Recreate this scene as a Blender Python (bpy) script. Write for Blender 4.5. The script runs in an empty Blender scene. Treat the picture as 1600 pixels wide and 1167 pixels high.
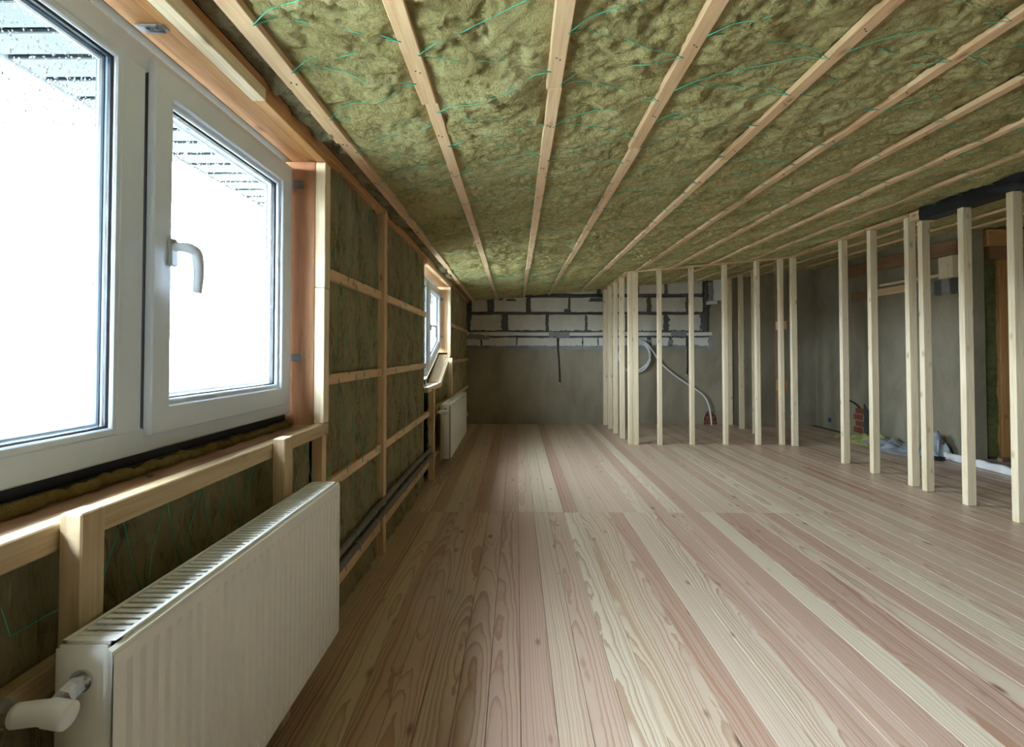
import bpy, bmesh, math, random
import numpy as np
from mathutils import Vector, Matrix
random.seed(7)
S = bpy.context.scene
COL = S.collection

# ------------------------------------------------------------------ camera
cam = bpy.data.cameras.new('camera')
cam.sensor_width = 36.0
cam.lens = 18.0
cam.shift_y = -50.5 / 1600.0
cam.clip_start = 0.05
cam.clip_end = 3000
cam_o = bpy.data.objects.new('camera', cam)
COL.objects.link(cam_o)
cam_o.location = (0, 0, 1.3)
cam_o.rotation_euler = (math.pi / 2 + math.atan(17 / 800.0), 0, 6 / 800.0)
S.camera = cam_o

# ------------------------------------------------------------------ world, exposure
SKY = 13.0
W = bpy.data.worlds.new('overcast_sky')
S.world = W
W.use_nodes = True
wn = W.node_tree.nodes
wn['Background'].inputs['Color'].default_value = (0.90, 0.955, 1.0, 1)
wn['Background'].inputs['Strength'].default_value = SKY
S.view_settings.view_transform = 'Standard'
S.view_settings.look = 'None'
S.view_settings.gamma = 1.0
S.view_settings.use_curve_mapping = False
S.view_settings.exposure = 2.38
S.cycles.max_bounces = 10
S.cycles.diffuse_bounces = 7
S.cycles.transparent_max_bounces = 16


def portal(loc, rot, sx, sy):
    """sampling portal in a window opening: adds no light of its own"""
    L = bpy.data.lights.new('window_portal', 'AREA')
    L.shape = 'RECTANGLE'
    L.size, L.size_y = sx, sy
    L.cycles.is_portal = True
    o = bpy.data.objects.new('window_portal', L)
    COL.objects.link(o)
    o.location = loc
    o.rotation_euler = rot


R90 = math.pi / 2
portal((-1.075, 0.955, 1.58), (0, -R90, 0), 1.15, 2.62)
portal((-1.075, 5.80, 1.58), (0, -R90, 0), 1.15, 1.80)

# ------------------------------------------------------------------ noise (numpy)
_rng = np.random.RandomState(3)
_P = _rng.permutation(512)
_P = np.concatenate([_P, _P])
_G = _rng.rand(1024) * 2 - 1


def vnoise(x, y, seed=0):
    xi = np.floor(x).astype(int)
    yi = np.floor(y).astype(int)
    fx, fy = x - xi, y - yi
    fx = fx * fx * (3 - 2 * fx)
    fy = fy * fy * (3 - 2 * fy)

    def h(a, b):
        return _G[_P[(_P[(a + seed * 31) & 511] + b) & 511]]
    return (h(xi, yi) * (1 - fx) + h(xi + 1, yi) * fx) * (1 - fy) + (h(xi, yi + 1) * (1 - fx) + h(xi + 1, yi + 1) * fx) * fy


def fbm(x, y, octs=4, seed=0):
    s, a = 0, 1.0
    for k in range(octs):
        s = s + a * vnoise(x * 2 ** k + 17.3 * k, y * 2 ** k + 9.1 * k, seed + k)
        a *= 0.55
    return s


# ------------------------------------------------------------------ materials
class NT:
    def __init__(s, name, rough=0.6, spec=0.4):
        s.m = bpy.data.materials.new(name)
        s.m.use_nodes = True
        s.t = s.m.node_tree
        s.b = s.t.nodes['Principled BSDF']
        s.b.inputs['Roughness'].default_value = rough
        s.b.inputs['Specular IOR Level'].default_value = spec

    def n(s, typ, **kw):
        nd = s.t.nodes.new(typ)
        for k, v in kw.items():
            setattr(nd, k, v)
        return nd

    def l(s, a, b):
        s.t.links.new(a, b)

    def val(s, sock, v):
        if hasattr(v, 'node'):
            s.l(v, sock)
        else:
            sock.default_value = v

    def math(s, op, a, b=0.0, c=None):
        nd = s.n('ShaderNodeMath', operation=op)
        s.val(nd.inputs[0], a)
        s.val(nd.inputs[1], b)
        if c is not None:
            s.val(nd.inputs[2], c)
        return nd.outputs[0]

    def noise(s, vec, scale, detail=4, rough=0.6, dist=0.0):
        nd = s.n('ShaderNodeTexNoise')
        s.l(vec, nd.inputs['Vector'])
        nd.inputs['Scale'].default_value = scale
        nd.inputs['Detail'].default_value = detail
        nd.inputs['Roughness'].default_value = rough
        nd.inputs['Distortion'].default_value = dist
        return nd.outputs['Fac']

    def ramp(s, fac, stops):
        nd = s.n('ShaderNodeValToRGB')
        s.l(fac, nd.inputs[0])
        e = nd.color_ramp.elements
        while len(e) < len(stops):
            e.new(0.5)
        for i, (p, c) in enumerate(stops):
            e[i].position = p
            e[i].color = (*c, 1) if len(c) == 3 else c
        return nd.outputs['Color']

    def mix(s, f, a, b, mode='MIX'):
        nd = s.n('ShaderNodeMix', data_type='RGBA', blend_type=mode)
        s.val(nd.inputs[0], f)
        for sk, v in ((nd.inputs[6], a), (nd.inputs[7], b)):
            if hasattr(v, 'node'):
                s.l(v, sk)
            else:
                sk.default_value = (*v, 1)
        return nd.outputs[2]

    def scalev(s, vec, sc):
        nd = s.n('ShaderNodeVectorMath', operation='MULTIPLY')
        s.l(vec, nd.inputs[0])
        nd.inputs[1].default_value = sc
        return nd.outputs[0]

    def addv(s, a, b):
        nd = s.n('ShaderNodeVectorMath', operation='ADD')
        s.l(a, nd.inputs[0])
        s.l(b, nd.inputs[1])
        return nd.outputs[0]

    def bump(s, h, strength, dist):
        nd = s.n('ShaderNodeBump')
        nd.inputs['Strength'].default_value = strength
        nd.inputs['Distance'].default_value = dist
        s.l(h, nd.inputs['Height'])
        s.l(nd.outputs[0], s.b.inputs['Normal'])

    def obj(s, rnd=True):
        tc = s.n('ShaderNodeTexCoord').outputs['Object']
        oi = s.n('ShaderNodeObjectInfo').outputs['Random']
        if rnd:
            m = s.math('MULTIPLY', oi, 53.0)
            cx = s.n('ShaderNodeCombineXYZ')
            for i in range(3):
                s.l(m, cx.inputs[i])
            tc = s.addv(tc, cx.outputs[0])
        return tc, oi

    def base(s, c):
        if hasattr(c, 'node'):
            s.l(c, s.b.inputs['Base Color'])
        else:
            s.b.inputs['Base Color'].default_value = (*c, 1)


def plain(name, c, rough=0.5, metal=0.0, spec=0.4, bumpy=0.0, bscale=60):
    m = NT(name, rough, spec)
    v, _ = m.obj()
    f = m.noise(v, 9, 3)
    m.base(m.ramp(f, [(0.3, tuple(k * (0.93 if bumpy else 0.985) for k in c)), (0.7, tuple(min(1, k * (1.05 if bumpy else 1.01)) for k in c))]))
    m.b.inputs['Metallic'].default_value = metal
    if bumpy:
        m.bump(m.noise(v, bscale, 4), bumpy, 0.004)
    return m.m


def wood(name, c1, c2, axis, knots=0.6, knot_col=(0.16, 0.075, 0.03), var=0.25):
    """sawn timber, grain along the given axis"""
    m = NT(name, 0.62, 0.3)
    v, rnd = m.obj()
    sc = [1.0, 1.0, 1.0]
    sc[axis] = 0.045
    g = m.scalev(v, sc)
    f = m.noise(g, 75, 4, 0.6, 0.6)
    f2 = m.noise(g, 18, 2, 0.5, 1.0)
    f = m.math('ADD', m.math('MULTIPLY', f, 0.65), m.math('MULTIPLY', f2, 0.35))
    c = m.ramp(f, [(0.34, c2), (0.52, c1), (0.75, tuple(min(1, k * 1.12) for k in c1))])
    # board to board tint
    t = m.ramp(rnd, [(0.0, tuple(1 - var * k for k in (0.8, 1.0, 1.25))), (1.0, (1, 1, 1))])
    c = m.mix(1.0, c, t, 'MULTIPLY')
    if knots:
        sk = [9.0, 9.0, 9.0]
        sk[axis] = 4.5
        vo = m.n('ShaderNodeTexVoronoi')
        m.l(m.scalev(v, sk), vo.inputs['Vector'])
        vo.inputs['Scale'].default_value = 1.0
        kf = m.ramp(vo.outputs['Distance'], [(0.06, (1, 1, 1)), (0.13, (0.35, 0.35, 0.35)), (0.2, (0, 0, 0))])
        c = m.mix(m.math('MULTIPLY', kf, knots), c, knot_col)
    m.base(c)
    saw = m.scalev(v, [220 if a == axis else 6 for a in range(3)])
    m.bump(m.math('ADD', f, m.math('MULTIPLY', m.noise(saw, 1, 1), 0.5)), 0.35, 0.003)
    return m.m


def floor_wood():
    m = NT('larch_board', 0.40, 0.5)
    tc = m.n('ShaderNodeTexCoord').outputs['Object']
    rnd = m.n('ShaderNodeObjectInfo').outputs['Random']
    sep = m.n('ShaderNodeSeparateXYZ')
    m.l(tc, sep.inputs[0])
    x, y = sep.outputs[0], sep.outputs[1]
    r2 = m.math('FRACT', m.math('MULTIPLY', rnd, 37.7))
    r3 = m.math('FRACT', m.math('MULTIPLY', rnd, 91.3))
    cx = m.n('ShaderNodeCombineXYZ')
    for i, k in enumerate((40.0, 71.0, 13.0)):
        m.l(m.math('MULTIPLY', rnd, k), cx.inputs[i])
    v = m.addv(tc, cx.outputs[0])
    low = m.noise(m.scalev(v, (2.0, 0.8, 1)), 1.0, 2, 0.45)
    mid = m.noise(m.scalev(v, (14, 5, 1)), 1.0, 3, 0.55)
    u = m.math('ADD', x, m.math('MULTIPLY', m.math('SUBTRACT', r2, 0.5), 0.26))
    slope = m.math('MULTIPLY', m.math('SUBTRACT', r3, 0.5), 0.05)
    w = m.math('ADD', m.math('MULTIPLY', y, slope), m.math('MULTIPLY', low, 0.10))
    w = m.math('ADD', w, m.math('MULTIPLY', mid, 0.016))
    rr = m.math('SQRT', m.math('ADD', m.math('MULTIPLY', u, u), m.math('MULTIPLY', w, w)))
    cr = m.n('ShaderNodeCombineXYZ')
    m.l(m.math('MULTIPLY', rr, 55.0), cr.inputs[0])
    m.l(m.math('MULTIPLY', rnd, 91.0), cr.inputs[1])
    wob = m.noise(cr.outputs[0], 1.0, 2, 0.6)
    fr = m.math('FRACT', m.math('ADD', m.math('DIVIDE', rr, 0.0115), m.math('MULTIPLY', wob, 2.6)))
    line = m.ramp(fr, [(0.0, (0.06, 0.06, 0.06)), (0.5, (0.18, 0.18, 0.18)), (0.86, (0.9, 0.9, 0.9)), (0.96, (0.8, 0.8, 0.8)), (1.0, (0.06, 0.06, 0.06))])
    fine = m.noise(m.scalev(v, (160, 4, 1)), 1.0, 3, 0.6)
    pale = m.ramp(rnd, [(0.0, (0.63, 0.47, 0.39)), (0.28, (0.55, 0.38, 0.31)), (0.45, (0.73, 0.62, 0.48)), (0.72, (0.64, 0.48, 0.39)), (1.0, (0.77, 0.68, 0.54))])
    dark = m.ramp(r2, [(0.0, (0.30, 0.115, 0.065)), (1.0, (0.38, 0.19, 0.10))])
    amt = m.math('MULTIPLY', line, m.math('MULTIPLY_ADD', r3, 0.45, 0.38))
    c = m.mix(amt, pale, dark)
    c = m.mix(m.math('MULTIPLY', fine, 0.14), c, (0.36, 0.22, 0.14))
    vo = m.n('ShaderNodeTexVoronoi')
    m.l(m.scalev(v, (9.0, 3.6, 1.0)), vo.inputs['Vector'])
    vo.inputs['Scale'].default_value = 1.0
    sc = m.n('ShaderNodeSeparateColor')
    m.l(vo.outputs['Color'], sc.inputs[0])
    kd = m.math('ADD', vo.outputs['Distance'], m.math('MULTIPLY', mid, 0.08))
    kd = m.math('ADD', kd, m.math('MULTIPLY', m.math('POWER', sc.outputs[0], 0.6), 0.13))
    kf = m.ramp(kd, [(0.13, (1, 1, 1)), (0.19, (0.45, 0.45, 0.45)), (0.26, (0, 0, 0))])
    c = m.mix(m.math('MULTIPLY', kf, 0.85), c, (0.17, 0.08, 0.045))
    m.base(c)
    m.bump(m.math('ADD', m.math('MULTIPLY', line, -0.4), fine), 0.12, 0.002)
    return m.m


def wool(name, hi, mid, lo, sx=(1, 1, 1), rnd=False):
    m = NT(name, 1.0, 0.0)
    v, _ = m.obj(rnd)
    v = m.scalev(v, sx)
    a = m.noise(v, 3.0, 3, 0.6, 0.4)
    b = m.noise(v, 22, 6, 0.7, 1.2)
    f = m.math('ADD', m.math('MULTIPLY', a, 0.45), m.math('MULTIPLY', b, 0.55))
    c = m.ramp(f, [(0.36, lo), (0.5, mid), (0.64, hi)])
    fib = m.noise(m.scalev(v, (1.0, 1.0, 1.0)), 240, 3, 0.7, 2.0)
    c = m.mix(m.math('MULTIPLY', fib, 0.25), c, lo)
    m.base(c)
    h = m.math('ADD', m.noise(v, 40, 6, 0.72, 1.5), m.math('MULTIPLY', fib, 0.25))
    m.bump(h, 0.9, 0.03)
    return m.m


def concrete(name, c1, c2):
    m = NT(name, 0.9, 0.15)
    v, _ = m.obj(False)
    a = m.noise(m.scalev(v, (1, 1, 0.5)), 1.6, 5, 0.62, 0.6)
    b = m.noise(v, 40, 4)
    f = m.math('ADD', m.math('MULTIPLY', a, 0.8), m.math('MULTIPLY', b, 0.2))
    m.base(m.ramp(f, [(0.32, c2), (0.62, c1)]))
    m.bump(b, 0.25, 0.004)
    return m.m


def glass_mat():
    m = bpy.data.materials.new('window_glass')
    m.use_nodes = True
    t = m.node_tree
    for n in list(t.nodes):
        t.nodes.remove(n)
    o = t.nodes.new('ShaderNodeOutputMaterial')
    mx = t.nodes.new('ShaderNodeMixShader')
    tr = t.nodes.new('ShaderNodeBsdfTransparent')
    tr.inputs[0].default_value = (0.93, 0.96, 0.97, 1)
    gl = t.nodes.new('ShaderNodeBsdfGlossy')
    gl.inputs['Roughness'].default_value = 0.02
    fr = t.nodes.new('ShaderNodeFresnel')
    # same reflectance on both faces of the thin pane
    ge = t.nodes.new('ShaderNodeNewGeometry')
    ma = t.nodes.new('ShaderNodeMath')
    ma.operation = 'MULTIPLY_ADD'
    t.links.new(ge.outputs['Backfacing'], ma.inputs[0])
    ma.inputs[1].default_value = 1 / 1.22 - 1.22
    ma.inputs[2].default_value = 1.22
    t.links.new(ma.outputs[0], fr.inputs[0])
    t.links.new(fr.outputs[0], mx.inputs[0])
    t.links.new(tr.outputs[0], mx.inputs[1])
    t.links.new(gl.outputs[0], mx.inputs[2])
    t.links.new(mx.outputs[0], o.inputs[0])
    return m


def drop_mat():
    m = NT('rain_water', 0.02, 0.5)
    m.base((1, 1, 1))
    m.b.inputs['Transmission Weight'].default_value = 1.0
    m.b.inputs['IOR'].default_value = 1.33
    return m.m


def field_mat():
    m = NT('wet_field', 0.95, 0.1)
    v, _ = m.obj(False)
    a = m.noise(m.scalev(v, (0.03, 0.35, 1)), 1.0, 6, 0.65, 0.5)
    b = m.noise(m.scalev(v, (0.5, 1, 1)), 1.6, 5, 0.7)
    f = m.math('ADD', m.math('MULTIPLY', a, 0.7), m.math('MULTIPLY', b, 0.3))
    m.base(m.ramp(f, [(0.40, (0.010, 0.014, 0.009)), (0.45, (0.04, 0.045, 0.035)), (0.50, (0.24, 0.25, 0.22)), (0.62, (0.46, 0.46, 0.44))]))
    return m.m


def soffit_mat(perf):
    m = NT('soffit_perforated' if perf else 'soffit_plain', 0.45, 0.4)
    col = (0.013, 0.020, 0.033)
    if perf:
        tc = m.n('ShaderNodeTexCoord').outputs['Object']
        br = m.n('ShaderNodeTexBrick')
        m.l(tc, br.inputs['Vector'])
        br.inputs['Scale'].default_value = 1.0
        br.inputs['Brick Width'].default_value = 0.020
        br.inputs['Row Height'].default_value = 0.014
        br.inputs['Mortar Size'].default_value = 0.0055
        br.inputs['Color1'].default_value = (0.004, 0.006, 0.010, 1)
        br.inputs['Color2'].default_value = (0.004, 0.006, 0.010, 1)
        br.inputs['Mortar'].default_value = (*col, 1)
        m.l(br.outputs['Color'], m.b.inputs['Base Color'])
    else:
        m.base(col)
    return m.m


CREAM, CREAM2 = (0.80, 0.69, 0.51), (0.68, 0.54, 0.35)
TAN, TAN2 = (0.84, 0.605, 0.385), (0.70, 0.45, 0.25)
ORG, ORG2 = (0.62, 0.34, 0.14), (0.46, 0.22, 0.08)
M = {}
for ax, nm in enumerate('xyz'):
    M['stud_' + nm] = wood('pale_timber_' + nm, CREAM, CREAM2, ax, 0.55, (0.28, 0.15, 0.06), 0.15)
    M['tan_' + nm] = wood('batten_timber_' + nm, TAN, TAN2, ax, 0.6)
    M['orange_' + nm] = wood('orange_timber_' + nm, ORG, ORG2, ax, 0.6, (0.12, 0.05, 0.02), 0.12)
    M['dull_' + nm] = wood('rough_sawn_timber_' + nm, (0.62, 0.49, 0.32), (0.48, 0.35, 0.20), ax, 0.6)
    M['red_' + nm] = wood('shaded_jamb_timber_' + nm, (0.40, 0.20, 0.10), (0.28, 0.12, 0.055), ax, 0.7, (0.10, 0.04, 0.02), 0.12)  # orange lining darkened to red-brown: shade of the backlit jamb in the colour
    M['brown_' + nm] = wood('brown_timber_' + nm, (0.33, 0.19, 0.11), (0.20, 0.105, 0.055), ax, 0.5)
M['floor'] = floor_wood()
M['wool_ceiling'] = wool('ceiling_mineral_wool', (0.85, 0.785, 0.44), (0.73, 0.65, 0.315), (0.36, 0.30, 0.125))
M['wool_wall'] = wool('wall_mineral_wool', (0.68, 0.61, 0.38), (0.56, 0.495, 0.295), (0.18, 0.15, 0.08), (1, 2.0, 0.35))  # stretched dark tone paints the shade of vertical wool crevices
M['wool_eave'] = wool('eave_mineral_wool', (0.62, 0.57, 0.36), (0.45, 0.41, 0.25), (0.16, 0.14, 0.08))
M['plaster'] = concrete('cement_plaster', (0.37, 0.335, 0.255), (0.225, 0.195, 0.14))
M['screed'] = concrete('grey_screed', (0.33, 0.32, 0.29), (0.2, 0.19, 0.17))
M['block'] = concrete('aerated_block', (0.72, 0.70, 0.64), (0.54, 0.52, 0.47))
M['white_block'] = concrete('white_block', (0.80, 0.79, 0.75), (0.58, 0.57, 0.54))
M['mortar'] = concrete('dark_mortar', (0.14, 0.145, 0.145), (0.07, 0.072, 0.075))
M['grey_mortar'] = concrete('grey_mortar', (0.33, 0.35, 0.36), (0.19, 0.20, 0.21))
M['brick'] = plain('red_brick', (0.30, 0.095, 0.05), 0.9, bumpy=0.4)
M['pvc'] = plain('blue_lit_pvc', (0.68, 0.77, 0.92), 0.28, spec=0.5)  # white frame; the bluish light on it is put into the base colour
M['gasket'] = plain('black_gasket', (0.025, 0.03, 0.04), 0.5)
M['spacer'] = plain('spacer_bar', (0.55, 0.58, 0.62), 0.35, 0.6)
M['handle'] = plain('grey_handle', (0.56, 0.61, 0.69), 0.35, spec=0.5)
M['enamel'] = plain('radiator_enamel', (0.82, 0.82, 0.80), 0.25, spec=0.5)
M['steel'] = plain('galvanised_steel', (0.30, 0.31, 0.34), 0.4, 0.9)
M['chrome'] = plain('valve_chrome', (0.75, 0.77, 0.80), 0.18, 1.0)
M['valve_white'] = plain('valve_plastic', (0.85, 0.86, 0.88), 0.3)
M['grey_plastic'] = plain('grey_plastic', (0.27, 0.27, 0.27), 0.5)
M['foam_sleeve'] = plain('grey_foam_sleeve', (0.20, 0.195, 0.19), 0.85, bumpy=0.3)
M['pipe'] = plain('white_pipe', (0.74, 0.76, 0.80), 0.35)
M['cable'] = plain('black_cable', (0.02, 0.02, 0.02), 0.5)
M['black_wrap'] = plain('black_sheet', (0.012, 0.014, 0.022), 0.42)
M['twine'] = plain('green_twine', (0.07, 0.60, 0.42), 0.6)
M['glass'] = glass_mat()
M['drop'] = drop_mat()
M['field'] = field_mat()
M['soffit'] = soffit_mat(False)
M['soffit_perf'] = soffit_mat(True)
M['sheath'] = plain('dark_sheathing', (0.10, 0.085, 0.065), 0.9)
M['facade'] = plain('facade', (0.45, 0.45, 0.45), 0.8)
M['foam'] = wool('mounting_foam', (0.50, 0.38, 0.17), (0.34, 0.25, 0.10), (0.18, 0.125, 0.05))
M['styro'] = plain('white_polystyrene', (0.82, 0.83, 0.86), 0.8, bumpy=0.4, bscale=160)
M['bag_blue'] = plain('bag_grey_blue', (0.34, 0.38, 0.44), 0.35, bumpy=0.4, bscale=18)
M['bag_yellow'] = plain('bag_yellow', (0.36, 0.37, 0.15), 0.4, bumpy=0.3, bscale=18)
M['blue'] = plain('dark_blue_plastic', (0.03, 0.06, 0.16), 0.4)
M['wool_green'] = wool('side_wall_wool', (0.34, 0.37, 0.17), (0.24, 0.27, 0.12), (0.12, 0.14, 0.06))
M['pole'] = plain('weathered_pole', (0.28, 0.26, 0.24), 0.9)
M['leaf'] = plain('bare_bush', (0.12, 0.13, 0.06), 0.9)


# ------------------------------------------------------------------ object helpers
def worigin(p):
    v = Vector((0, 0, 0))
    while p:
        v += p.location
        p = p.parent
    return v


def link(name, me, loc, parent=None, kind=None):
    o = bpy.data.objects.new(name, me)
    COL.objects.link(o)
    if parent is not None:
        o.parent = parent
        o.location = Vector(loc) - worigin(parent)
    else:
        o.location = loc
    if kind:
        o['kind'] = kind
    return o


def empty(name, loc, kind=None, label=None, cat=None, group=None):
    o = link(name, None, loc, None, kind)
    tag(o, label, cat, group)
    return o


def tag(o, label=None, cat=None, group=None):
    if label:
        o['label'] = label
    if cat:
        o['category'] = cat
    if group:
        o['group'] = group
    return o


_cache = {}


def box_mesh(sx, sy, sz, mat, bev):
    key = (round(sx, 4), round(sy, 4), round(sz, 4), mat, bev)
    if key in _cache:
        return _cache[key]
    bm = bmesh.new()
    bmesh.ops.create_cube(bm, size=1.0)
    for v in bm.verts:
        v.co = (v.co.x * sx, v.co.y * sy, v.co.z * sz)
    if bev:
        b = min(bev, min(sx, sy, sz) * 0.3)
        bmesh.ops.bevel(bm, geom=bm.edges[:], offset=b, segments=1, affect='EDGES')
    me = bpy.data.meshes.new('box')
    bm.to_mesh(me)
    bm.free()
    me.materials.append(M[mat])
    _cache[key] = me
    return me


def box(name, x, y, z, mat, parent=None, bev=0.002, kind=None, rot=None):
    me = box_mesh(x[1] - x[0], y[1] - y[0], z[1] - z[0], mat, bev)
    o = link(name, me, ((x[0] + x[1]) / 2, (y[0] + y[1]) / 2, (z[0] + z[1]) / 2), parent, kind)
    if rot:
        o.rotation_euler = rot
    return o


def from_bm(name, bm, mat, parent=None, kind=None, smooth=False, loc=(0, 0, 0)):
    me = bpy.data.meshes.new(name)
    bmesh.ops.recalc_face_normals(bm, faces=bm.faces[:])
    bm.to_mesh(me)
    bm.free()
    for mm in (mat if isinstance(mat, (list, tuple)) else [mat]):
        me.materials.append(M[mm])
    if smooth:
        me.polygons.foreach_set('use_smooth', [True] * len(me.polygons))
    # recentre the mesh so that every part has its origin at its own middle
    n = len(me.vertices)
    co = np.empty(n * 3)
    me.vertices.foreach_get('co', co)
    co = co.reshape(-1, 3)
    c = (co.min(0) + co.max(0)) / 2
    me.vertices.foreach_set('co', (co - c).ravel())
    me.update()
    return link(name, me, Vector(loc) + Vector(c), parent, kind)


def add_box(bm, x, y, z):
    r = bmesh.ops.create_cube(bm, size=1.0)
    for v in r['verts']:
        v.co = (x[0] + (v.co.x + .5) * (x[1] - x[0]), y[0] + (v.co.y + .5) * (y[1] - y[0]), z[0] + (v.co.z + .5) * (z[1] - z[0]))
    return r['verts']


def add_tube(bm, pts, r, seg=6, cap=True):
    pts = [Vector(p) for p in pts]
    rings = []
    up = None
    for i, p in enumerate(pts):
        a = pts[max(0, i - 1)]
        b = pts[min(len(pts) - 1, i + 1)]
        d = (b - a).normalized()
        if up is None:
            up = d.orthogonal().normalized()
        s = d.cross(up)
        if s.length < 1e-4:
            s = d.orthogonal()
        s.normalize()
        up = s.cross(d).normalized()
        rr = r[i] if isinstance(r, (list, tuple)) else r
        rings.append([bm.verts.new(p + (up * math.cos(t) + s * math.sin(t)) * rr) for t in [2 * math.pi * k / seg for k in range(seg)]])
    for A, B in zip(rings, rings[1:]):
        for k in range(seg):
            bm.faces.new((A[k], A[(k + 1) % seg], B[(k + 1) % seg], B[k]))
    if cap:
        bm.faces.new(rings[0][::-1])
        bm.faces.new(rings[-1])


def tube(name, pts, r, mat, parent=None, seg=8, kind=None):
    bm = bmesh.new()
    add_tube(bm, pts, r, seg)
    return from_bm(name, bm, mat, parent, kind, True)


def smooth_path(pts, n=8):
    """Catmull-Rom through the points"""
    P = [np.array(p, float) for p in pts]
    P = [2 * P[0] - P[1]] + P + [2 * P[-1] - P[-2]]
    out = []
    for i in range(1, len(P) - 2):
        for k in range(n):
            t = k / n
            out.append(0.5 * ((2 * P[i]) + (-P[i - 1] + P[i + 1]) * t + (2 * P[i - 1] - 5 * P[i] + 4 * P[i + 1] - P[i + 2]) * t * t + (-P[i - 1] + 3 * P[i] - 3 * P[i + 1] + P[i + 2]) * t ** 3))
    out.append(P[-2])
    return out


def inset(poly, d):
    """inset a convex polygon (counter-clockwise)"""
    n = len(poly)
    out = []
    for i in range(n):
        p0, p1, p2 = (np.array(poly[(i + k) % n], float) for k in (-1, 0, 1))
        d1 = (p1 - p0) / np.linalg.norm(p1 - p0)
        d2 = (p2 - p1) / np.linalg.norm(p2 - p1)
        n1 = np.array([-d1[1], d1[0]])
        n2 = np.array([-d2[1], d2[0]])
        k = n1 + n2
        out.append(tuple(p1 + k * d / (1 + n1 @ n2)))
    return out


def ring_x(bm, outer, inner, x0, x1, ch=0.004):
    """frame in the Y-Z plane between two outlines, from depth x0 to x1 (x1 = room side, chamfered)"""
    n = len(outer)
    o2, i2 = inset(outer, ch), inset(inner, -ch)
    L = [[bm.verts.new((x, p[0], p[1])) for p in pl] for x, pl in
         ((x0, outer), (x1 - ch, outer), (x1, o2), (x1, i2), (x1 - ch, inner), (x0, inner))]
    for A, B in zip(L, L[1:] + L[:1]):
        for k in range(n):
            bm.faces.new((A[k], A[(k + 1) % n], B[(k + 1) % n], B[k]))


def prism_x(bm, poly, x0, x1):
    A = [bm.verts.new((x0, p[0], p[1])) for p in poly]
    B = [bm.verts.new((x1, p[0], p[1])) for p in poly]
    n = len(poly)
    bm.faces.new(A[::-1])
    bm.faces.new(B)
    for k in range(n):
        bm.faces.new((A[k], A[(k + 1) % n], B[(k + 1) % n], B[k]))


def prism_y(bm, poly, y0, y1):
    A = [bm.verts.new((p[0], y0, p[1])) for p in poly]
    B = [bm.verts.new((p[0], y1, p[1])) for p in poly]
    n = len(poly)
    bm.faces.new(A)
    bm.faces.new(B[::-1])
    for k in range(n):
        bm.faces.new((A[k], B[k], B[(k + 1) % n], A[(k + 1) % n]))


def grid_mesh(name, V, nu, nv, mat, parent=None, kind=None):
    """V: (nv, nu, 3) array of points, world"""
    c = (V.reshape(-1, 3).min(0) + V.reshape(-1, 3).max(0)) / 2
    me = bpy.data.meshes.new(name)
    i = np.arange(nu * nv).reshape(nv, nu)
    F = np.stack([i[:-1, :-1], i[:-1, 1:], i[1:, 1:], i[1:, :-1]], -1).reshape(-1, 4)
    me.vertices.add(nu * nv)
    me.vertices.foreach_set('co', (V.reshape(-1, 3) - c).ravel())
    me.loops.add(F.size)
    me.polygons.add(len(F))
    me.loops.foreach_set('vertex_index', F.ravel())
    me.polygons.foreach_set('loop_start', np.arange(0, F.size, 4))
    me.polygons.foreach_set('use_smooth', np.ones(len(F), bool))
    me.update(calc_edges=True)
    me.materials.append(M[mat])
    return link(name, me, tuple(c), parent, kind)


# ------------------------------------------------------------------ dimensions
XL = -0.85                 # room face of the left wall timbers
XR = 5.42                  # concrete right wall, far part
XE = 6.90                  # right wall, near part
YB = 9.30                  # block wall at the end
YF = -2.70                 # wall behind the camera
YN = 6.28                  # where the near right part ends
WX = -0.99                 # room face of the window frames


def zc(x):                 # ceiling height (the roof slopes up to the right)
    return 2.318 + 0.0905 * x


# ------------------------------------------------------------------ floor
fl = box('floor', (XL - 0.25, XE), (YF - 0.15, YB + 0.1), (-0.20, -0.026), 'sheath', kind='structure', bev=0)
x = XL - 0.10
YJ = 4.19
bi = 0
while x < 5.20:
    w = random.choice((0.118, 0.122, 0.126))
    x1 = min(x + w, 5.225)
    jit = random.uniform(-0.012, 0.012)
    cuts = [YF, YJ, YB]
    if x > 2.6:
        cuts = [YF, YJ + random.choice((-1.3, 0.9, 1.7, -0.4)), YB]
    for a, b in zip(cuts, cuts[1:]):
        dz = random.uniform(-0.0012, 0.0)
        me = box_mesh(x1 - x - 0.0018, round(b - a - 0.003, 3), 0.026, 'floor', 0.0012)
        link('floor_board', me, ((x + x1) / 2, (a + b) / 2, -0.013 + dz), fl)
    x = x1
box('screed', (5.235, XE), (YF, YN), (-0.026, 0.004), 'screed', fl, bev=0)

# ------------------------------------------------------------------ ceiling
bm = bmesh.new()
v = [bm.verts.new(p) for p in [(xx, yy, zc(xx) + dz) for dz in (0.10, 0.14) for yy in (YF - 0.1, YB + 0.1) for xx in (XL - 0.3, XE + 0.1)]]
for f in ((0, 1, 3, 2), (4, 6, 7, 5), (0, 4, 5, 1), (2, 3, 7, 6), (0, 2, 6, 4), (1, 5, 7, 3)):
    bm.faces.new([v[k] for k in f])
ce = from_bm('ceiling', bm, 'sheath', None, 'structure')

BAT = [-0.757, -0.334, 0.144, 0.609, 1.184, 1.72, 2.22, 2.75, 3.28, 3.84, 4.40, 4.95, 5.50, 6.05, 6.6]
BW = 0.0255                 # half width of a batten


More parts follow.
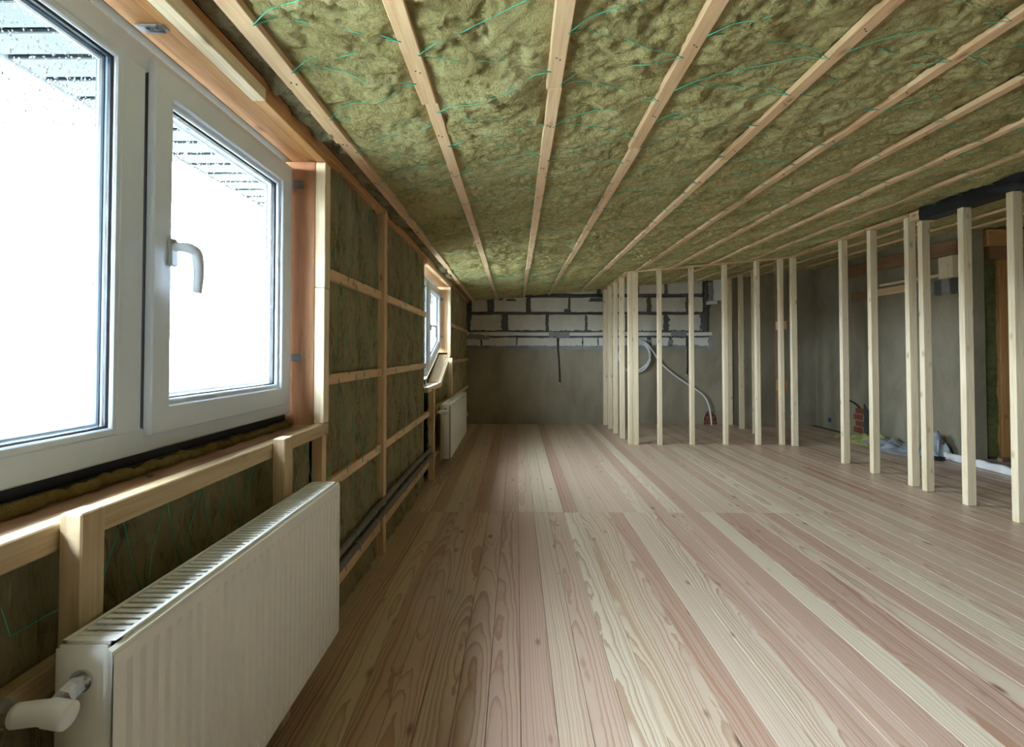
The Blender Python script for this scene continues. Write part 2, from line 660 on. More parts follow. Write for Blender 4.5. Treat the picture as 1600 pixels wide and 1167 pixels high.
def wool_drop(x, y, x0, x1, ya, yb, amp=1.0):
    """how far the wool of one batt hangs below the ceiling plane"""
    u = np.clip((x - x0) / (x1 - x0), 0, 1)
    e = 1 - np.abs(2 * u - 1) ** 5
    t = np.minimum(y - ya, yb - y)
    s = 1 - np.exp(-np.clip(t, 0, 9) / 0.025)
    n1 = fbm(x * 3.1 + 0.35 * fbm(x * 5, y * 5, 2, 9), y * 3.4, 3, 1)
    wx, wy = 0.5 * fbm(x * 7, y * 7, 2, 21), 0.5 * fbm(x * 7, y * 7, 2, 22)
    n2 = fbm(x * 9.0 + wx, y * 15.0 + wy, 4, 4)
    n3 = fbm(x * 26.0 + 2 * wx, y * 44.0 + 2 * wy, 3, 14)
    rid = 1 - np.abs(vnoise(x * 3.6 + 0.6 * n1, y * 10.0 + 0.8 * n2, 6))
    pit = np.clip(n3 - 0.28, 0, 1)
    return e * s * (0.024 + amp * (0.017 * n1 + 0.014 * n2 + 0.004 * n3) - amp * 0.030 * pit - amp * 0.022 * np.clip(rid - 0.84, 0, 1) / 0.16) - 0.012 * (1 - s) * e


def batt(x0, x1, ya, yb, step, mat='wool_ceiling', amp=1.0):
    nu = max(5, int((x1 - x0) / step) + 1)
    nv = max(5, int((yb - ya) / step) + 1)
    gx, gy = np.meshgrid(np.linspace(x0, x1, nu), np.linspace(ya, yb, nv))
    d = wool_drop(gx, gy, x0, x1, ya, yb, amp)
    V = np.stack([gx, gy, zc(gx) - d], -1)
    grid_mesh('insulation_batt', V, nu, nv, mat, ce)


EDG = [XL - 0.012] + BAT + [XE]
SEG = []
for i in range(len(EDG) - 1):
    x0, x1 = EDG[i], EDG[i + 1]
    ys = [YF]
    while ys[-1] < YB - 0.6:
        ys.append(ys[-1] + 1.0 + random.uniform(-0.06, 0.10) if len(ys) > 1 else ys[-1] + 0.5 + random.random() * 0.5)
    ys[-1] = YB + 0.02
    SEG.append((x0, x1, ys))
    for a, b in zip(ys, ys[1:]):
        step = 0.10 if b < 0.6 else (0.010 if a < 3.2 else (0.014 if a < 5.5 else 0.022))
        if x1 > 4.5:
            step = max(step, 0.05)
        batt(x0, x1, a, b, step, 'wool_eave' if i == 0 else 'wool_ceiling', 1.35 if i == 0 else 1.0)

ang = math.atan(0.0905)


def batten(x, ya, yb, mat, w=BW, dz=0.0):
    o = box('batten', (x - w, x + w), (ya, yb), (zc(x) - 0.034 - dz, zc(x) - 0.008 - dz), mat, ce)
    o.rotation_euler = (random.uniform(-0.0006, 0.0006), -ang, random.uniform(-0.0015, 0.0015))
    return o


joins = [2.22, 1.95, 1.92, 2.6, 2.9, 2.2, 3.6, 4.0, 3.1]
for i, bx in enumerate(BAT):
    if abs(bx - 3.84) < 0.01:
        continue
    j = joins[i] if i < len(joins) else 5.0
    j2 = min(j + 3.4 + 0.4 * (i % 3), YB - 0.6)
    for k, (a, b) in enumerate(((YF, j), (j, j2), (j2, YB))):
        o = batten(bx + (0.006 if k % 2 else -0.003), a + 0.001, b - 0.001, 'tan_y', BW + (0.003, 0.0, -0.002)[k])
# nail heads on the nearer battens (one part, they cannot be told apart one by one)
bm = bmesh.new()
for bx in BAT[:8]:
    y = 1.2
    while y < 6:
        for s in (-0.006, 0.007):
            px = bx + s
            add_tube(bm, [(px, y + s, zc(px) - 0.030), (px, y + s, zc(px) - 0.0365)], 0.0032, 6)
        y += 0.52
from_bm('nail_heads', bm, 'sheath', ce)['kind'] = 'stuff'


def twine_path(i, ys):
    """a zigzag cord pinned to the two battens of a bay, lying under the wool"""
    x0, x1, cuts = SEG[i]
    pts = []
    for (xa, ya), (xb, yb) in zip(ys, ys[1:]):
        for k in range(7):
            t = k / 7.0
            xx, yy = xa + (xb - xa) * t, ya + (yb - ya) * t
            seg = [(a, b) for a, b in zip(cuts, cuts[1:]) if a <= yy <= b]
            a, b = seg[0] if seg else (yy - 1, yy + 1)
            d = float(wool_drop(np.array([xx]), np.array([yy]), x0, x1, a, b)[0])
            pts.append((xx, yy, zc(xx) - max(d - 0.0005, 0.037 if k == 0 else 0.008)))
    return pts


for i in range(1, 11):
    x0, x1, cuts = SEG[i]
    yy = 0.9 + random.random() * 0.3
    ys = []
    side = i % 2
    while yy < YB - 0.3:
        xs = (x0 + BW * 0.75) if side else (x1 - BW * 0.75)
        ys.append((xs, yy))
        yy += random.uniform(0.10, 0.24)
        side = 1 - side
    tube('twine', twine_path(i, ys), 0.0016, 'twine', ce, 4)

# ------------------------------------------------------------------ left wall
W1 = (-0.35, 2.262, 1.00, 2.150)       # openings: y0, y1, z0, z1
W2 = (4.95, 6.655, 1.00, 2.150)
bm = bmesh.new()
xo, xi = -1.065, -1.0
for a, b in ((YF - 0.15, W1[0]), (W1[1], W2[0]), (W2[1], YB + 0.1)):
    add_box(bm, (xo, xi), (a, b), (-0.2, 2.40))
for w in (W1, W2):
    add_box(bm, (xo, xi), (w[0], w[1]), (-0.2, w[2]))
    add_box(bm, (xo, xi), (w[0], w[1]), (w[3], 2.40))
prism_x(bm, [(5.74, 1.0), (6.655, 1.0), (6.655, 1.30)], xo, xi)
wl = from_bm('wall_left', bm, 'sheath', None, 'structure')


def wall_batt(y0, y1, z0, z1, step=0.02, base=-0.892, amp=1.0, lump=False):
    nu = max(4, int((y1 - y0) / step) + 1)
    nv = max(4, int((z1 - z0) / (step * 1.6)) + 1)
    gy, gz = np.meshgrid(np.linspace(y0, y1, nu), np.linspace(z0, z1, nv))
    u = (gy - y0) / (y1 - y0)
    t = (gz - z0) / (z1 - z0)
    e = (1 - np.abs(2 * u - 1) ** 6) * (1 - np.abs(2 * t - 1) ** 8)
    if lump:
        q = fbm(gy * 7, gz * 7, 2, 8)
        d = e * (0.016 + 0.020 * fbm(gy * 9 + q, gz * 9 + q, 4, 11) + 0.006 * fbm(gy * 34, gz * 34, 3, 5))
    else:
        d = e * (0.012 + amp * 1.5 * (0.010 * fbm(gy * 12 + 0.7 * fbm(gy * 6, gz * 6, 2, 3), gz * 3.2, 4, 11) + 0.007 * fbm(gy * 38 + 1.2 * fbm(gy * 12, gz * 8, 2, 13), gz * 11, 3, 5) - 0.04 * np.clip(fbm(gy * 34, gz * 9, 3, 25) - 0.25, 0, 1)))
    V = np.stack([base + d, gy, gz], -1)
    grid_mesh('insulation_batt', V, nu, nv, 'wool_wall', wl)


SA = (2.262, 2.325)       # stud beside window 1
SB = (3.30, 3.37)         # stud between the windows
RAILS = [(1.64, 1.69), (1.145, 1.195), (0.655, 0.705), (0.155, 0.215)]
ZT = 2.205
# insulation between the timbers
for (a, b) in ((SA[1], SB[0]), (SB[1], W2[0] + 0.02), (W2[1] + 0.06, YB)):
    zs = [ZT] + [q for r in RAILS for q in (r[1], r[0])] + [0.0]
    for k in range(0, len(zs), 2):
        wall_batt(a, b, zs[k + 1], zs[k], 0.009 if a < 4.5 else 0.025)
for (a, b) in ((-2.6, 0.35), (0.35, 0.98), (0.98, 1.81), (1.81, SA[0])):
    for (z0, z1) in ((0.705, 0.93), (0.215, 0.655), (0.0, 0.155)):
        wall_batt(a, b, z0, z1, 0.018 if a > 0 else 0.06, -0.912, 1.7, True)
for (a, b) in ((5.28, 5.86), (5.92, 6.50), (6.56, 6.715)):
    for (z0, z1) in ((0.705, 0.93 if a < 5.8 else (1.0 if a < 6.5 else 1.24)), (0.215, 0.655), (0.0, 0.155)):
        wall_batt(a, b, z0, z1, 0.03, -0.905, 1.5)
wall_batt(YF, W1[0] - 0.05, 0.93, ZT, 0.06)

# horizontal rails
for (z0, z1) in RAILS:
    dz = random.uniform(-0.004, 0.004)
    box('rail', (-0.91, -0.868), (SA[1], SB[0]), (z0 + dz, z1 + dz), 'tan_y', wl, rot=(random.uniform(-.003, .003), 0, 0))
    box('rail', (-0.91, -0.868), (SB[1], W2[0] + (0.0 if z0 > 0.9 else 0.2)), (z0 - dz, z1 - dz), 'tan_y', wl)
    box('rail', (-0.91, -0.868), (W2[1] + 0.06, YB), (z0, z1), 'tan_y', wl)
for (z0, z1) in RAILS[2:]:
    box('rail', (-0.925, -0.88), (YF, 2.24), (z0, z1), 'dull_y', wl)
    box('rail', (-0.925, -0.88), (5.32, 6.70), (z0, z1), 'tan_y', wl)
# studs
box('stud', (-0.893, XL), SA, (0.985, 1.585), 'stud_z', wl)
box('stud', (-0.893, XL + 0.001), SA, (1.587, 2.148), 'stud_z', wl)
box('stud', (-0.905, -0.858), (2.27, 2.322), (0.0, 0.928), 'tan_z', wl)
box('stud', (-0.91, XL), SB, (0.0, zc(XL) + 0.0), 'tan_z', wl)
box('stud', (-0.893, XL), (W2[1], W2[1] + 0.06), (1.20, 2.148), 'stud_z', wl)
box('stud', (-0.905, -0.860), (W2[1] + 0.005, W2[1] + 0.06), (0.0, 1.198), 'tan_z', wl)
box('stud', (-0.893, XL), (W1[0] - 0.06, W1[0]), (0.985, 2.148), 'stud_z', wl)
# posts that carry the radiators, in front of the sill rail
box('post', (-0.846, -0.803), (0.948, 1.004), (0.0, 1.000), 'dull_z', wl, 0.003)
box('post', (-0.846, -0.803), (1.782, 1.848), (0.0, 0.998), 'dull_z', wl, 0.003)
box('post', (-0.890, -0.832), (5.215, 5.275), (0.0, 0.925), 'tan_z', wl, 0.003)
box('post', (-0.855, -0.803), (6.46, 6.52), (0.0, 1.225), 'stud_z', wl, 0.003)
# top plate along the ceiling and header battens over the windows
box('top_plate', (-0.93, XL - 0.006), (YF, SB[0] - 0.002), (2.192, 2.232), 'orange_y', wl)
box('top_plate', (-0.93, XL - 0.006), (SB[1] + 0.002, YB), (2.192, 2.232), 'orange_y', wl)
for w in (W1, W2):
    box('header_board', (-1.06, -0.893), (w[0] - 0.06, w[1] + 0.06), (2.151, 2.190), 'orange_y', wl)
box('header_batten', (-0.8925, XL + 0.004), (W1[0] - 0.06, 1.71), (2.149, 2.191), 'stud_y', wl)
box('header_batten', (-0.8925, XL), (1.712, W1[1] + 0.06), (2.150, 2.191), 'orange_y', wl)
box('header_batten', (-0.8925, XL), (W2[0] - 0.06, W2[1] + 0.06), (2.150, 2.191), 'tan_y', wl)
# reveal linings
box('lining_board', (-1.062, -0.8935), (W1[1] - 0.002, W1[1] + 0.035), (0.975, 2.150), 'red_z', wl)  # backlit jamb, its shade is in the timber colour
box('lining_board', (-1.062, -0.8935), (W1[0] - 0.035, W1[0] + 0.002), (0.975, 2.150), 'orange_z', wl)
box('lining_board', (-1.062, -0.8935), (W2[1] - 0.002, W2[1] + 0.035), (1.29, 2.150), 'tan_z', wl)
box('lining_board', (-1.062, -0.8935), (W2[0] - 0.035, W2[0] + 0.002), (0.975, 2.150), 'tan_z', wl)
# sills: brown board and the pale rail in front of it
box('sill_board', (-1.062, -0.8925), (W1[0], W1[1] - 0.003), (0.945, 0.978), 'brown_y', wl)
box('sill_rail', (-0.892, XL), (-0.9, 2.322), (0.930, 0.982), 'dull_y', wl, 0.003)
box('sill_board', (-1.062, -0.8925), (W2[0] + 0.003, 5.80), (0.920, 0.953), 'brown_y', wl)
box('sill_rail', (-0.892, XL), (W2[0] + 0.02, 5.86), (0.905, 0.956), 'stud_y', wl, 0.003)
sl = math.atan2(0.335, 0.90)
for nm, xa, xb, th, mt in (('sill_board', -1.10, -0.8925, 0.030, 'stud_y'), ('sill_rail', -0.892, XL, 0.045, 'stud_y')):
    o = box(nm, (xa, xb), (5.815, 6.715), (1.115 - th, 1.115), mt, wl, 0.003)
    o.rotation_euler = (sl, 0, 0)

# expanding foam bead under the first window
pts, rad = [], []
for k in range(124):
    y = W1[0] + 0.02 + k * 0.0208
    pts.append((-0.985 + 0.006 * math.sin(k * 0.9) + random.uniform(-.003, .003), y, 0.990 + random.uniform(-.004, .004)))
    rad.append(0.0135 + random.uniform(-0.003, 0.005))
bm = bmesh.new()
add_tube(bm, pts, rad, 8)
from_bm('foam_bead', bm, 'foam', wl, None, True)
box('gap_shade_strip', (-1.06, -1.02), (W1[0], W1[1] - .003), (0.978, 1.032), 'gasket', wl, 0)  # added black strip, stands in for the shade in the gap under the frame

# twine over the wall wool
def wall_twine(pts):
    tube('twine', pts, 0.0014, 'twine', wl, 4)


wall_twine([p for k in range(14) for p in [(-0.878, 0.42 + k * 0.145 + 0.0, 0.932), (-0.890, 0.42 + k * 0.145 + 0.05, 0.80), (-0.878, 0.46 + k * 0.145 + 0.04, 0.700), (-0.890, 0.42 + k * 0.145 + 0.11, 0.82)] if not (0.93 < p[1] < 1.02 or 1.77 < p[1] < 1.86)] )
for (a, b) in ((SA[1], SB[0]), (SB[1], W2[0])):
    for (zu, zl) in ((2.19, 1.665), (1.665, 1.17), (1.17, 0.68), (0.68, 0.19)):
        pts, s, y = [], 0, a + 0.05
        while y < b - 0.04:
            zz = (zu + random.uniform(-.02, .015)) if s else (zl + random.uniform(-.015, .02))
            zo = zl if s else zu
            pts.append((-0.8655, y, zz))
            y += random.uniform(0.10, 0.15) if a < 3 else random.uniform(0.2, 0.4)
            pts.append((-0.877, y - 0.02, (zz * 0.7 + zo * 0.3)))
            pts.append((-0.876, y - 0.01, (zz * 0.3 + zo * 0.7)))
            s = 1 - s
        wall_twine(pts)

# foam-sleeved heating pipes along the foot of the wall
for (dx, z) in ((0.0, 0.345), (0.012, 0.285)):
    o = tube('heating_pipe', [(-0.850 + dx, y, z + 0.008 * math.sin(y * 2.1)) for y in np.arange(2.15, 5.2, 0.15)], 0.020, 'foam_sleeve', None, 10)
    tag(o, ('upper' if z > 0.3 else 'lower') + ' grey sleeved heating pipe along the foot of the wool wall', 'pipe', 'sleeved heating pipes')
    for y in (2.7, 3.05, 3.6, 4.0, 4.5):
        c = bmesh.new()
        zz = z + 0.008 * math.sin(y * 2.1)
        add_tube(c, [(-0.850 + dx, y, zz), (-0.850 + dx, y + 0.02, zz)], 0.0225, 10)
        from_bm('clip', c, 'grey_plastic', o, None, True)


# ------------------------------------------------------------------ windows
def pane(name, poly, x, parent, mat='glass', th=0.004):
    bm = bmesh.new()
    prism_x(bm, poly, x - th, x)
    return from_bm(name, bm, mat, parent)


def framed(name, poly, w, x0, x1, mat, parent):
    bm = bmesh.new()
    ring_x(bm, poly, inset(poly, w), x0, x1)
    return from_bm(name, bm, mat, parent)


def rect(a, b, c, d):
    return [(a, c), (b, c), (b, d), (a, d)]


def glazing(poly, x, parent, drops=0):
    """bead, gasket, spacer and pane inside the given clear outline"""
    framed('glazing_bead', poly, 0.020, x - 0.008, x + 0.010, 'pvc', parent)
    q = inset(poly, 0.018)
    framed('gasket', q, 0.007, x - 0.010, x + 0.002, 'gasket', parent)
    framed('spacer_bar', inset(q, 0.004), 0.014, x - 0.026, x - 0.018, 'spacer', parent)
    framed('outer_gasket', inset(poly, -0.002), 0.026, x - 0.040, x - 0.032, 'gasket', parent)
    p = pane('pane', inset(poly, 0.010), x - 0.012, parent)
    pane('outer_pane', inset(poly, 0.010), x - 0.028, parent)
    return p


def sill_clip(parent, y, z, rot=0):
    """steel mounting bracket that ties the frame to the timber"""
    pass


def window(name, outline, mull, fixed, sash_poly, handle, brackets, drops):
    wn = bmesh.new()
    inn = inset(outline, 0.066)
    ring_x(wn, outline, inn, -1.060, WX)
    w = from_bm(name, wn, 'pvc', None, 'structure')
    box('mullion', (-1.058, WX - 0.001), mull, (outline[0][1] + 0.06, max(p[1] for p in outline) - 0.06), 'pvc', w, 0.003)
    glazing(fixed, WX - 0.012, w)
    if sash_poly:
        s = framed('sash', sash_poly, 0.074, -1.045, WX + 0.020, 'pvc', w)
        framed('seal_gap', inset(sash_poly, -0.0015), 0.010, -1.046, WX + 0.002, 'gasket', w)
        ip = inset(sash_poly, 0.070)
        framed('glazing_bead', ip, 0.020, WX - 0.02, WX + 0.008, 'pvc', s)
        q = inset(ip, 0.018)
        framed('gasket', q, 0.007, WX - 0.022, WX - 0.002, 'gasket', s)
        framed('spacer_bar', inset(q, 0.004), 0.014, WX - 0.040, WX - 0.032, 'spacer', s)
        pane('pane', inset(ip, 0.010), WX - 0.016, s)
        pane('outer_pane', inset(ip, 0.010), WX - 0.036, s)
    if handle:
        hy, hz = handle
        x0 = WX + 0.020
        h = from_bm('handle_plate', rosette(x0, hy, hz), 'handle', w)
        bm = bmesh.new()
        path = smooth_path([(x0 + 0.008, hy, hz + 0.02), (x0 + 0.030, hy, hz + 0.02), (x0 + 0.047, hy + 0.004, hz + 0.018), (x0 + 0.056, hy + 0.022, hz + 0.008), (x0 + 0.055, hy + 0.034, hz - 0.02), (x0 + 0.055, hy + 0.036, hz - 0.06), (x0 + 0.055, hy + 0.030, hz - 0.105)], 5)
        n = len(path)
        add_tube(bm, path, [0.0125 + 0.003 * math.sin(k / n * 3.1) for k in range(n)], 10)
        from_bm('handle_lever', bm, 'handle', h, None, True)
    for (kind, y, z) in brackets:
        bm = bmesh.new()
        if kind == 'jamb':          # flat on the right lining, reaching from the frame
            yy = W1[1] - 0.003 if y < 4 else W2[1] - 0.003
            add_box(bm, (WX - 0.005, WX + 0.045), (yy - 0.003, yy), (z - 0.013, z + 0.013))
            add_box(bm, (WX + 0.004, WX + 0.040), (yy - 0.006, yy - 0.003), (z - 0.017, z - 0.011))
            add_box(bm, (WX + 0.004, WX + 0.040), (yy - 0.006, yy - 0.003), (z + 0.011, z + 0.017))
            add_tube(bm, [(WX + 0.028, yy - 0.002, z), (WX + 0.028, yy - 0.008, z)], 0.006, 8)
            add_tube(bm, [(WX + 0.056, yy - 0.000, z + .004), (WX + 0.056, yy - 0.004, z + .004)], 0.004, 8)
        else:                       # flat under the header
            zz = 2.151
            add_box(bm, (WX + 0.0, WX + 0.075), (y - 0.014, y + 0.014), (zz - 0.004, zz - 0.001))
            add_box(bm, (WX + 0.012, WX + 0.062), (y - 0.018, y - 0.012), (zz - 0.008, zz - 0.004))
            add_box(bm, (WX + 0.012, WX + 0.062), (y + 0.012, y + 0.018), (zz - 0.008, zz - 0.004))
            for q in (0.025, 0.05):
                add_tube(bm, [(WX + q, y, zz - 0.003), (WX + q, y, zz - 0.009)], 0.005, 8)
        from_bm('mounting_bracket', bm, 'steel', w)
    return w


def rosette(x0, hy, hz):
    bm = bmesh.new()
    add_box(bm, (x0 - 0.002, x0 + 0.012), (hy - 0.016, hy + 0.016), (hz - 0.035, hz + 0.043))
    bmesh.ops.bevel(bm, geom=bm.edges[:], offset=0.004, segments=2, affect='EDGES')
    return bm


win1 = window('window_1', rect(-0.335, 2.247, 1.032, 2.118), (1.268, 1.350), rect(-0.27, 1.272, 1.094, 2.056),
              rect(1.358, 2.188, 1.078, 2.088), (1.428, 1.575), [('head', 1.315, 0), ('jamb', 2.2, 2.045), ('jamb', 2.2, 1.275)], True)
win2 = window('window_2', [(4.97, 1.032), (5.72, 1.032), (6.642, 1.335), (6.642, 2.118), (4.97, 2.118)], (5.655, 5.735),
              rect(5.034, 5.659, 1.094, 2.056), [(5.742, 1.096), (6.582, 1.372), (6.582, 2.088), (5.742, 2.088)],
              (5.812, 1.575), [('jamb', 6.6, 1.985), ('jamb', 6.6, 1.50)], False)

# rain on the first window: too many small drops to count
def drops(parent, y0, y1, z0, z1, n, x, dens):
    bm = bmesh.new()
    ry = random.Random(5)
    for _ in range(n):
        y, z = ry.uniform(y0, y1), ry.uniform(z0, z1)
        if ry.random() > dens(y, z):
            continue
        r = ry.choice((0.0013, 0.0018, 0.0026, 0.0036)) * ry.uniform(0.8, 1.2)
        c = bm.verts.new((x - r * 0.55, y, z))
        ring = [bm.verts.new((x - r * 0.35, y + 0.66 * r * math.cos(t), z + 0.7 * r * math.sin(t))) for t in [k * 1.0472 for k in range(6)]]
        rim = [bm.verts.new((x, y + r * math.cos(t), z + r * 1.15 * math.sin(t))) for t in [k * 1.0472 for k in range(6)]]
        for k in range(6):
            bm.faces.new((c, ring[k], ring[(k + 1) % 6]))
            bm.faces.new((ring[k], rim[k], rim[(k + 1) % 6], ring[(k + 1) % 6]))
    o = from_bm('raindrops', bm, 'drop', parent, 'stuff', True)
    return o


xg = WX - 0.012 - 0.028 - 0.0045
drops(win1, 0.45, 1.245, 1.115, 2.03, 9000, xg, lambda y, z: 0.85 if (z > 1.76 + 0.05 * (y - .9) or y > 1.215) else (0.35 if z < 1.25 else 0.05))
drops(win1, 1.455, 2.095, 1.170, 2.00, 7000, WX - 0.0405, lambda y, z: 0.7 if z > 1.78 else (0.25 if z < 1.25 or y > 2.06 else 0.04))

# ------------------------------------------------------------------ the end wall of aerated blocks
wb = box('wall_back', (XL - 0.2, XR + 0.3), (YB + 0.06, YB + 0.2), (-0.2, 3.05), 'mortar', kind='structure', bev=0)


def noisy_poly(pts, amp=0.006, n=7, seed=0):
    out = []
    rr = random.Random(seed)
    for i, p in enumerate(pts):
        q = pts[(i + 1) % len(pts)]
        for k in range(n):
            t = k / n
            out.append((p[0] + (q[0] - p[0]) * t + rr.uniform(-amp, amp), p[1] + (q[1] - p[1]) * t + rr.uniform(-amp, amp)))
    return out


# cement plaster with a broken-out notch at the floor, where the pipe passes
bm = bmesh.new()
XP = 3.52
prism_y(bm, [(XL - 0.1, -0.02), (3.395, -0.02), (3.40, 0.10), (3.44, 0.20), (3.50, 0.245), (3.56, 0.22), (3.62, 0.12), (3.64, -0.02),
             (XR + 0.1, -0.02), (XR + 0.1, 2.87), (XP + 0.17, 2.72), (XP + 0.165, 2.18), (XP + 0.03, 2.16), (XP, 2.10), (XP, 1.40), (XL - 0.1, 1.355)], YB, YB + 0.05)
pl_ = from_bm('plaster', bm, 'plaster', wb)


def px(x):
    return (x - 806.5) / 86.0


def pz(y):
    return 1.3 + (549.0 - y) / 86.0


def block(x0, x1, y0, y1, mat, dy=0.0):
    X0, X1, Z0, Z1 = px(x0), px(x1), pz(y1), pz(y0)
    bm = bmesh.new()
    poly = noisy_poly([(X0, Z0), (X1, Z0), (X1, Z1), (X0, Z1)], 0.008, 5, int(x0 * 7 + y0))
    prism_y(bm, poly, YB + 0.018 + dy + random.uniform(-.003, .003), YB + 0.062)
    from_bm('block', bm, mat, wb)


rowA0 = [(850, 934), (940, 996), (999, 1039), (1044, 1098)]
rowA = [(735, 762), (772, 823), (830, 889), (892, 943), (946, 1012), (1018, 1073), (1077, 1099)]
rowB = [(735, 785), (794, 853), (858, 915), (918, 978), (982, 1038), (1044, 1099)]
rowD = [(729, 751), (754, 807), (809, 872), (874, 910), (912, 934), (936, 972), (976, 1011), (1019, 1046), (1051, 1072), (1085, 1109)]
for a, b in rowA0:
    block(a, b, 436, 457.5, 'block')
for a, b in rowA:
    block(a, b, 463.5, 486, 'block')
for a, b in rowB:
    block(a, b, 490.5, 516, 'block')
for a, b in rowD:
    block(a, b, 526.5, 539.5, 'white_block')
block(1115, 1129, 434, 468, 'white_block', -0.02)
# thin projecting course (a ledge) over the lowest blocks
bm = bmesh.new()
prism_y(bm, noisy_poly([(px(729), pz(523.5)), (px(1048), pz(523.5)), (px(1112), pz(523.5)), (px(1112), pz(518)), (px(729), pz(518))], 0.006, 12, 3), YB - 0.012, YB + 0.062)
from_bm('ledge', bm, 'white_block', wb)
bm = bmesh.new()
prism_y(bm, noisy_poly([(px(1103), pz(475)), (px(1120), pz(474)), (px(1120), pz(469)), (px(1103), pz(470))], 0.004, 3, 4), YB - 0.03, YB + 0.05)
from_bm('ledge', bm, 'white_block', wb)


def ribbon(bm, pts, w0, w1, y, seed):
    """smear of mortar with ragged edges along a joint"""
    rr = random.Random(seed)
    up, dn = [], []
    P = [np.array(p) for p in pts]
    for a, b in zip(P, P[1:]):
        n = max(2, int(np.linalg.norm(b - a) / 0.03))
        d = (b - a) / np.linalg.norm(b - a)
        nn = np.array([-d[1], d[0]])
        for k in range(n):
            c = a + (b - a) * k / n
            up.append(tuple(c + nn * rr.uniform(w0, w1)))
            dn.append(tuple(c - nn * rr.uniform(w0, w1)))
    poly = dn + up[::-1]
    prism_y(bm, poly, y, YB + 0.062)


bm = bmesh.new()
s = 0
for (a, b, y) in ((735, 1100, 488.3), (735, 1100, 516.8), (940, 1100, 460), (735, 1000, 461.5), (735, 1095, 525)):
    s += 1
    ribbon(bm, [(px(a), pz(y)), (px(b), pz(y + random.uniform(-.6, .6)))], 0.008, 0.032 if s < 4 else 0.02, YB + 0.013, s)
for row, y0, y1 in ((rowA, 463, 487), (rowB, 490, 517), (rowA0, 437, 458)):
    for (a, b), (c, d) in zip(row, row[1:]):
        s += 1
        m_ = (b + c) / 2
        wv = (c - b) / 2 / 86.0
        ribbon(bm, [(px(m_), pz(y1)), (px(m_ + random.uniform(-1, 1)), pz(y0))], max(0.012, wv * 0.8), max(0.03, wv * 1.3), YB + 0.012, s)
for (x0, y0, w_, h_) in ((788, 500, 5, 11), (886, 483, 5, 5), (783, 465, 4, 3), (800, 466, 8, 3), (930, 466, 12, 4), (1098, 500, 4, 14), (1076, 478, 5, 10), (735, 480, 3, 18), (1041, 506, 6, 12), (1015, 478, 4, 9)):
    s += 1
    ribbon(bm, [(px(x0), pz(y0 + h_)), (px(x0), pz(y0 - h_))], w_ * 0.5 / 86, w_ * 1.1 / 86, YB + 0.010, s)
ribbon(bm, [(px(1102), pz(518)), (px(1103), pz(470)), (px(1104), pz(436))], 0.015, 0.045, YB + 0.011, 99)
ribbon(bm, [(px(732), pz(520)), (px(733), pz(464))], 0.02, 0.05, YB + 0.011, 98)
o = from_bm('mortar', bm, 'mortar', wb)
o['kind'] = 'stuff'
bm = bmesh.new()
ribbon(bm, [(px(729), pz(542.5)), (px(860), pz(542)), (px(1112), pz(541.5))], 0.012, 0.045, YB - 0.003, 55)
ribbon(bm, [(px(858), pz(521)), (px(893), pz(523))], 0.03, 0.07, YB - 0.016, 56)
ribbon(bm, [(px(729), pz(525)), (px(768), pz(526))], 0.02, 0.06, YB - 0.014, 57)
ribbon(bm, [(px(1048), pz(521)), (px(1075), pz(520))], 0.03, 0.06, YB - 0.014, 59)
ribbon(bm, [(px(1110), pz(541)), (px(1110), pz(522))], 0.02, 0.05, YB - 0.004, 60)
ribbon(bm, [(px(1012), pz(538)), (px(1016), pz(527))], 0.03, 0.06, YB + 0.008, 61)
ribbon(bm, [(px(1048), pz(538)), (px(1048), pz(527))], 0.03, 0.05, YB + 0.008, 62)
ribbon(bm, [(px(1110), pz(470)), (px(1111), pz(437))], 0.03, 0.05, YB + 0.005, 63)
from_bm('grey_mortar', bm, 'grey_mortar', wb)['kind'] = 'stuff'
# bricks seen in the notch
for r in range(3):
    for c in range(3):
        x0 = 3.385 + c * 0.092 + (0.046 if r % 2 else 0)
        box('brick', (x0, x0 + 0.084), (YB + 0.02, YB + 0.062), (0.0 + r * 0.078, 0.068 + r * 0.078), 'brick', wb, 0.004)

# ------------------------------------------------------------------ right wall
bm = bmesh.new()
add_box(bm, (XR, XR + 0.30), (YN, YB + 0.2), (-0.2, 2.95))
wr = from_bm('wall_right', bm, 'plaster', None, 'structure')
# beam on top of it and the timber bits left in the masonry
box('wall_beam', (XR - 0.05, XR - 0.002), (YN - 0.02, 8.4), (2.50, 2.68), 'brown_y', wr, 0.004)
box('timber_block', (XR - 0.075, XR - 0.002), (6.28, 6.50), (2.22, 2.49), 'stud_z', wr, 0.004)
box('timber_strip', (XR - 0.045, XR - 0.002), (6.52, 6.92), (2.255, 2.295), 'stud_y', wr, 0.003)
box('timber_strip', (XR - 0.045, XR - 0.002), (7.05, 7.60), (2.265, 2.300), 'stud_y', wr, 0.003)
box('timber_strip', (XR - 0.035, XR - 0.002), (7.02, 7.66), (2.13, 2.235), 'tan_y', wr, 0.003)
box('timber_strip', (XR - 0.035, XR - 0.002), (7.75, 8.25), (2.12, 2.22), 'brown_y', wr, 0.003)
for y in (6.30, 6.54, 6.80):
    box('notch', (XR - 0.006, XR - 0.001), (y, y + 0.10), (2.02, 2.22), 'mortar', wr, 0.002)  # flat dark plate on the face, the recess shade is in its colour
    box('notch_filler', (XR - 0.020, XR - 0.001), (y + 0.105, y + 0.225), (2.05, 2.22), 'grey_mortar', wr, 0.002)
for r in range(4):
    for c in range(2):
        y0 = 8.06 + c * 0.11 - (0.05 if r % 2 else 0)
        box('brick', (XR - 0.012, XR - 0.001), (y0, y0 + 0.10), (0.03 + r * 0.10, 0.115 + r * 0.10), 'brick', wr, 0.004)
bm = bmesh.new()
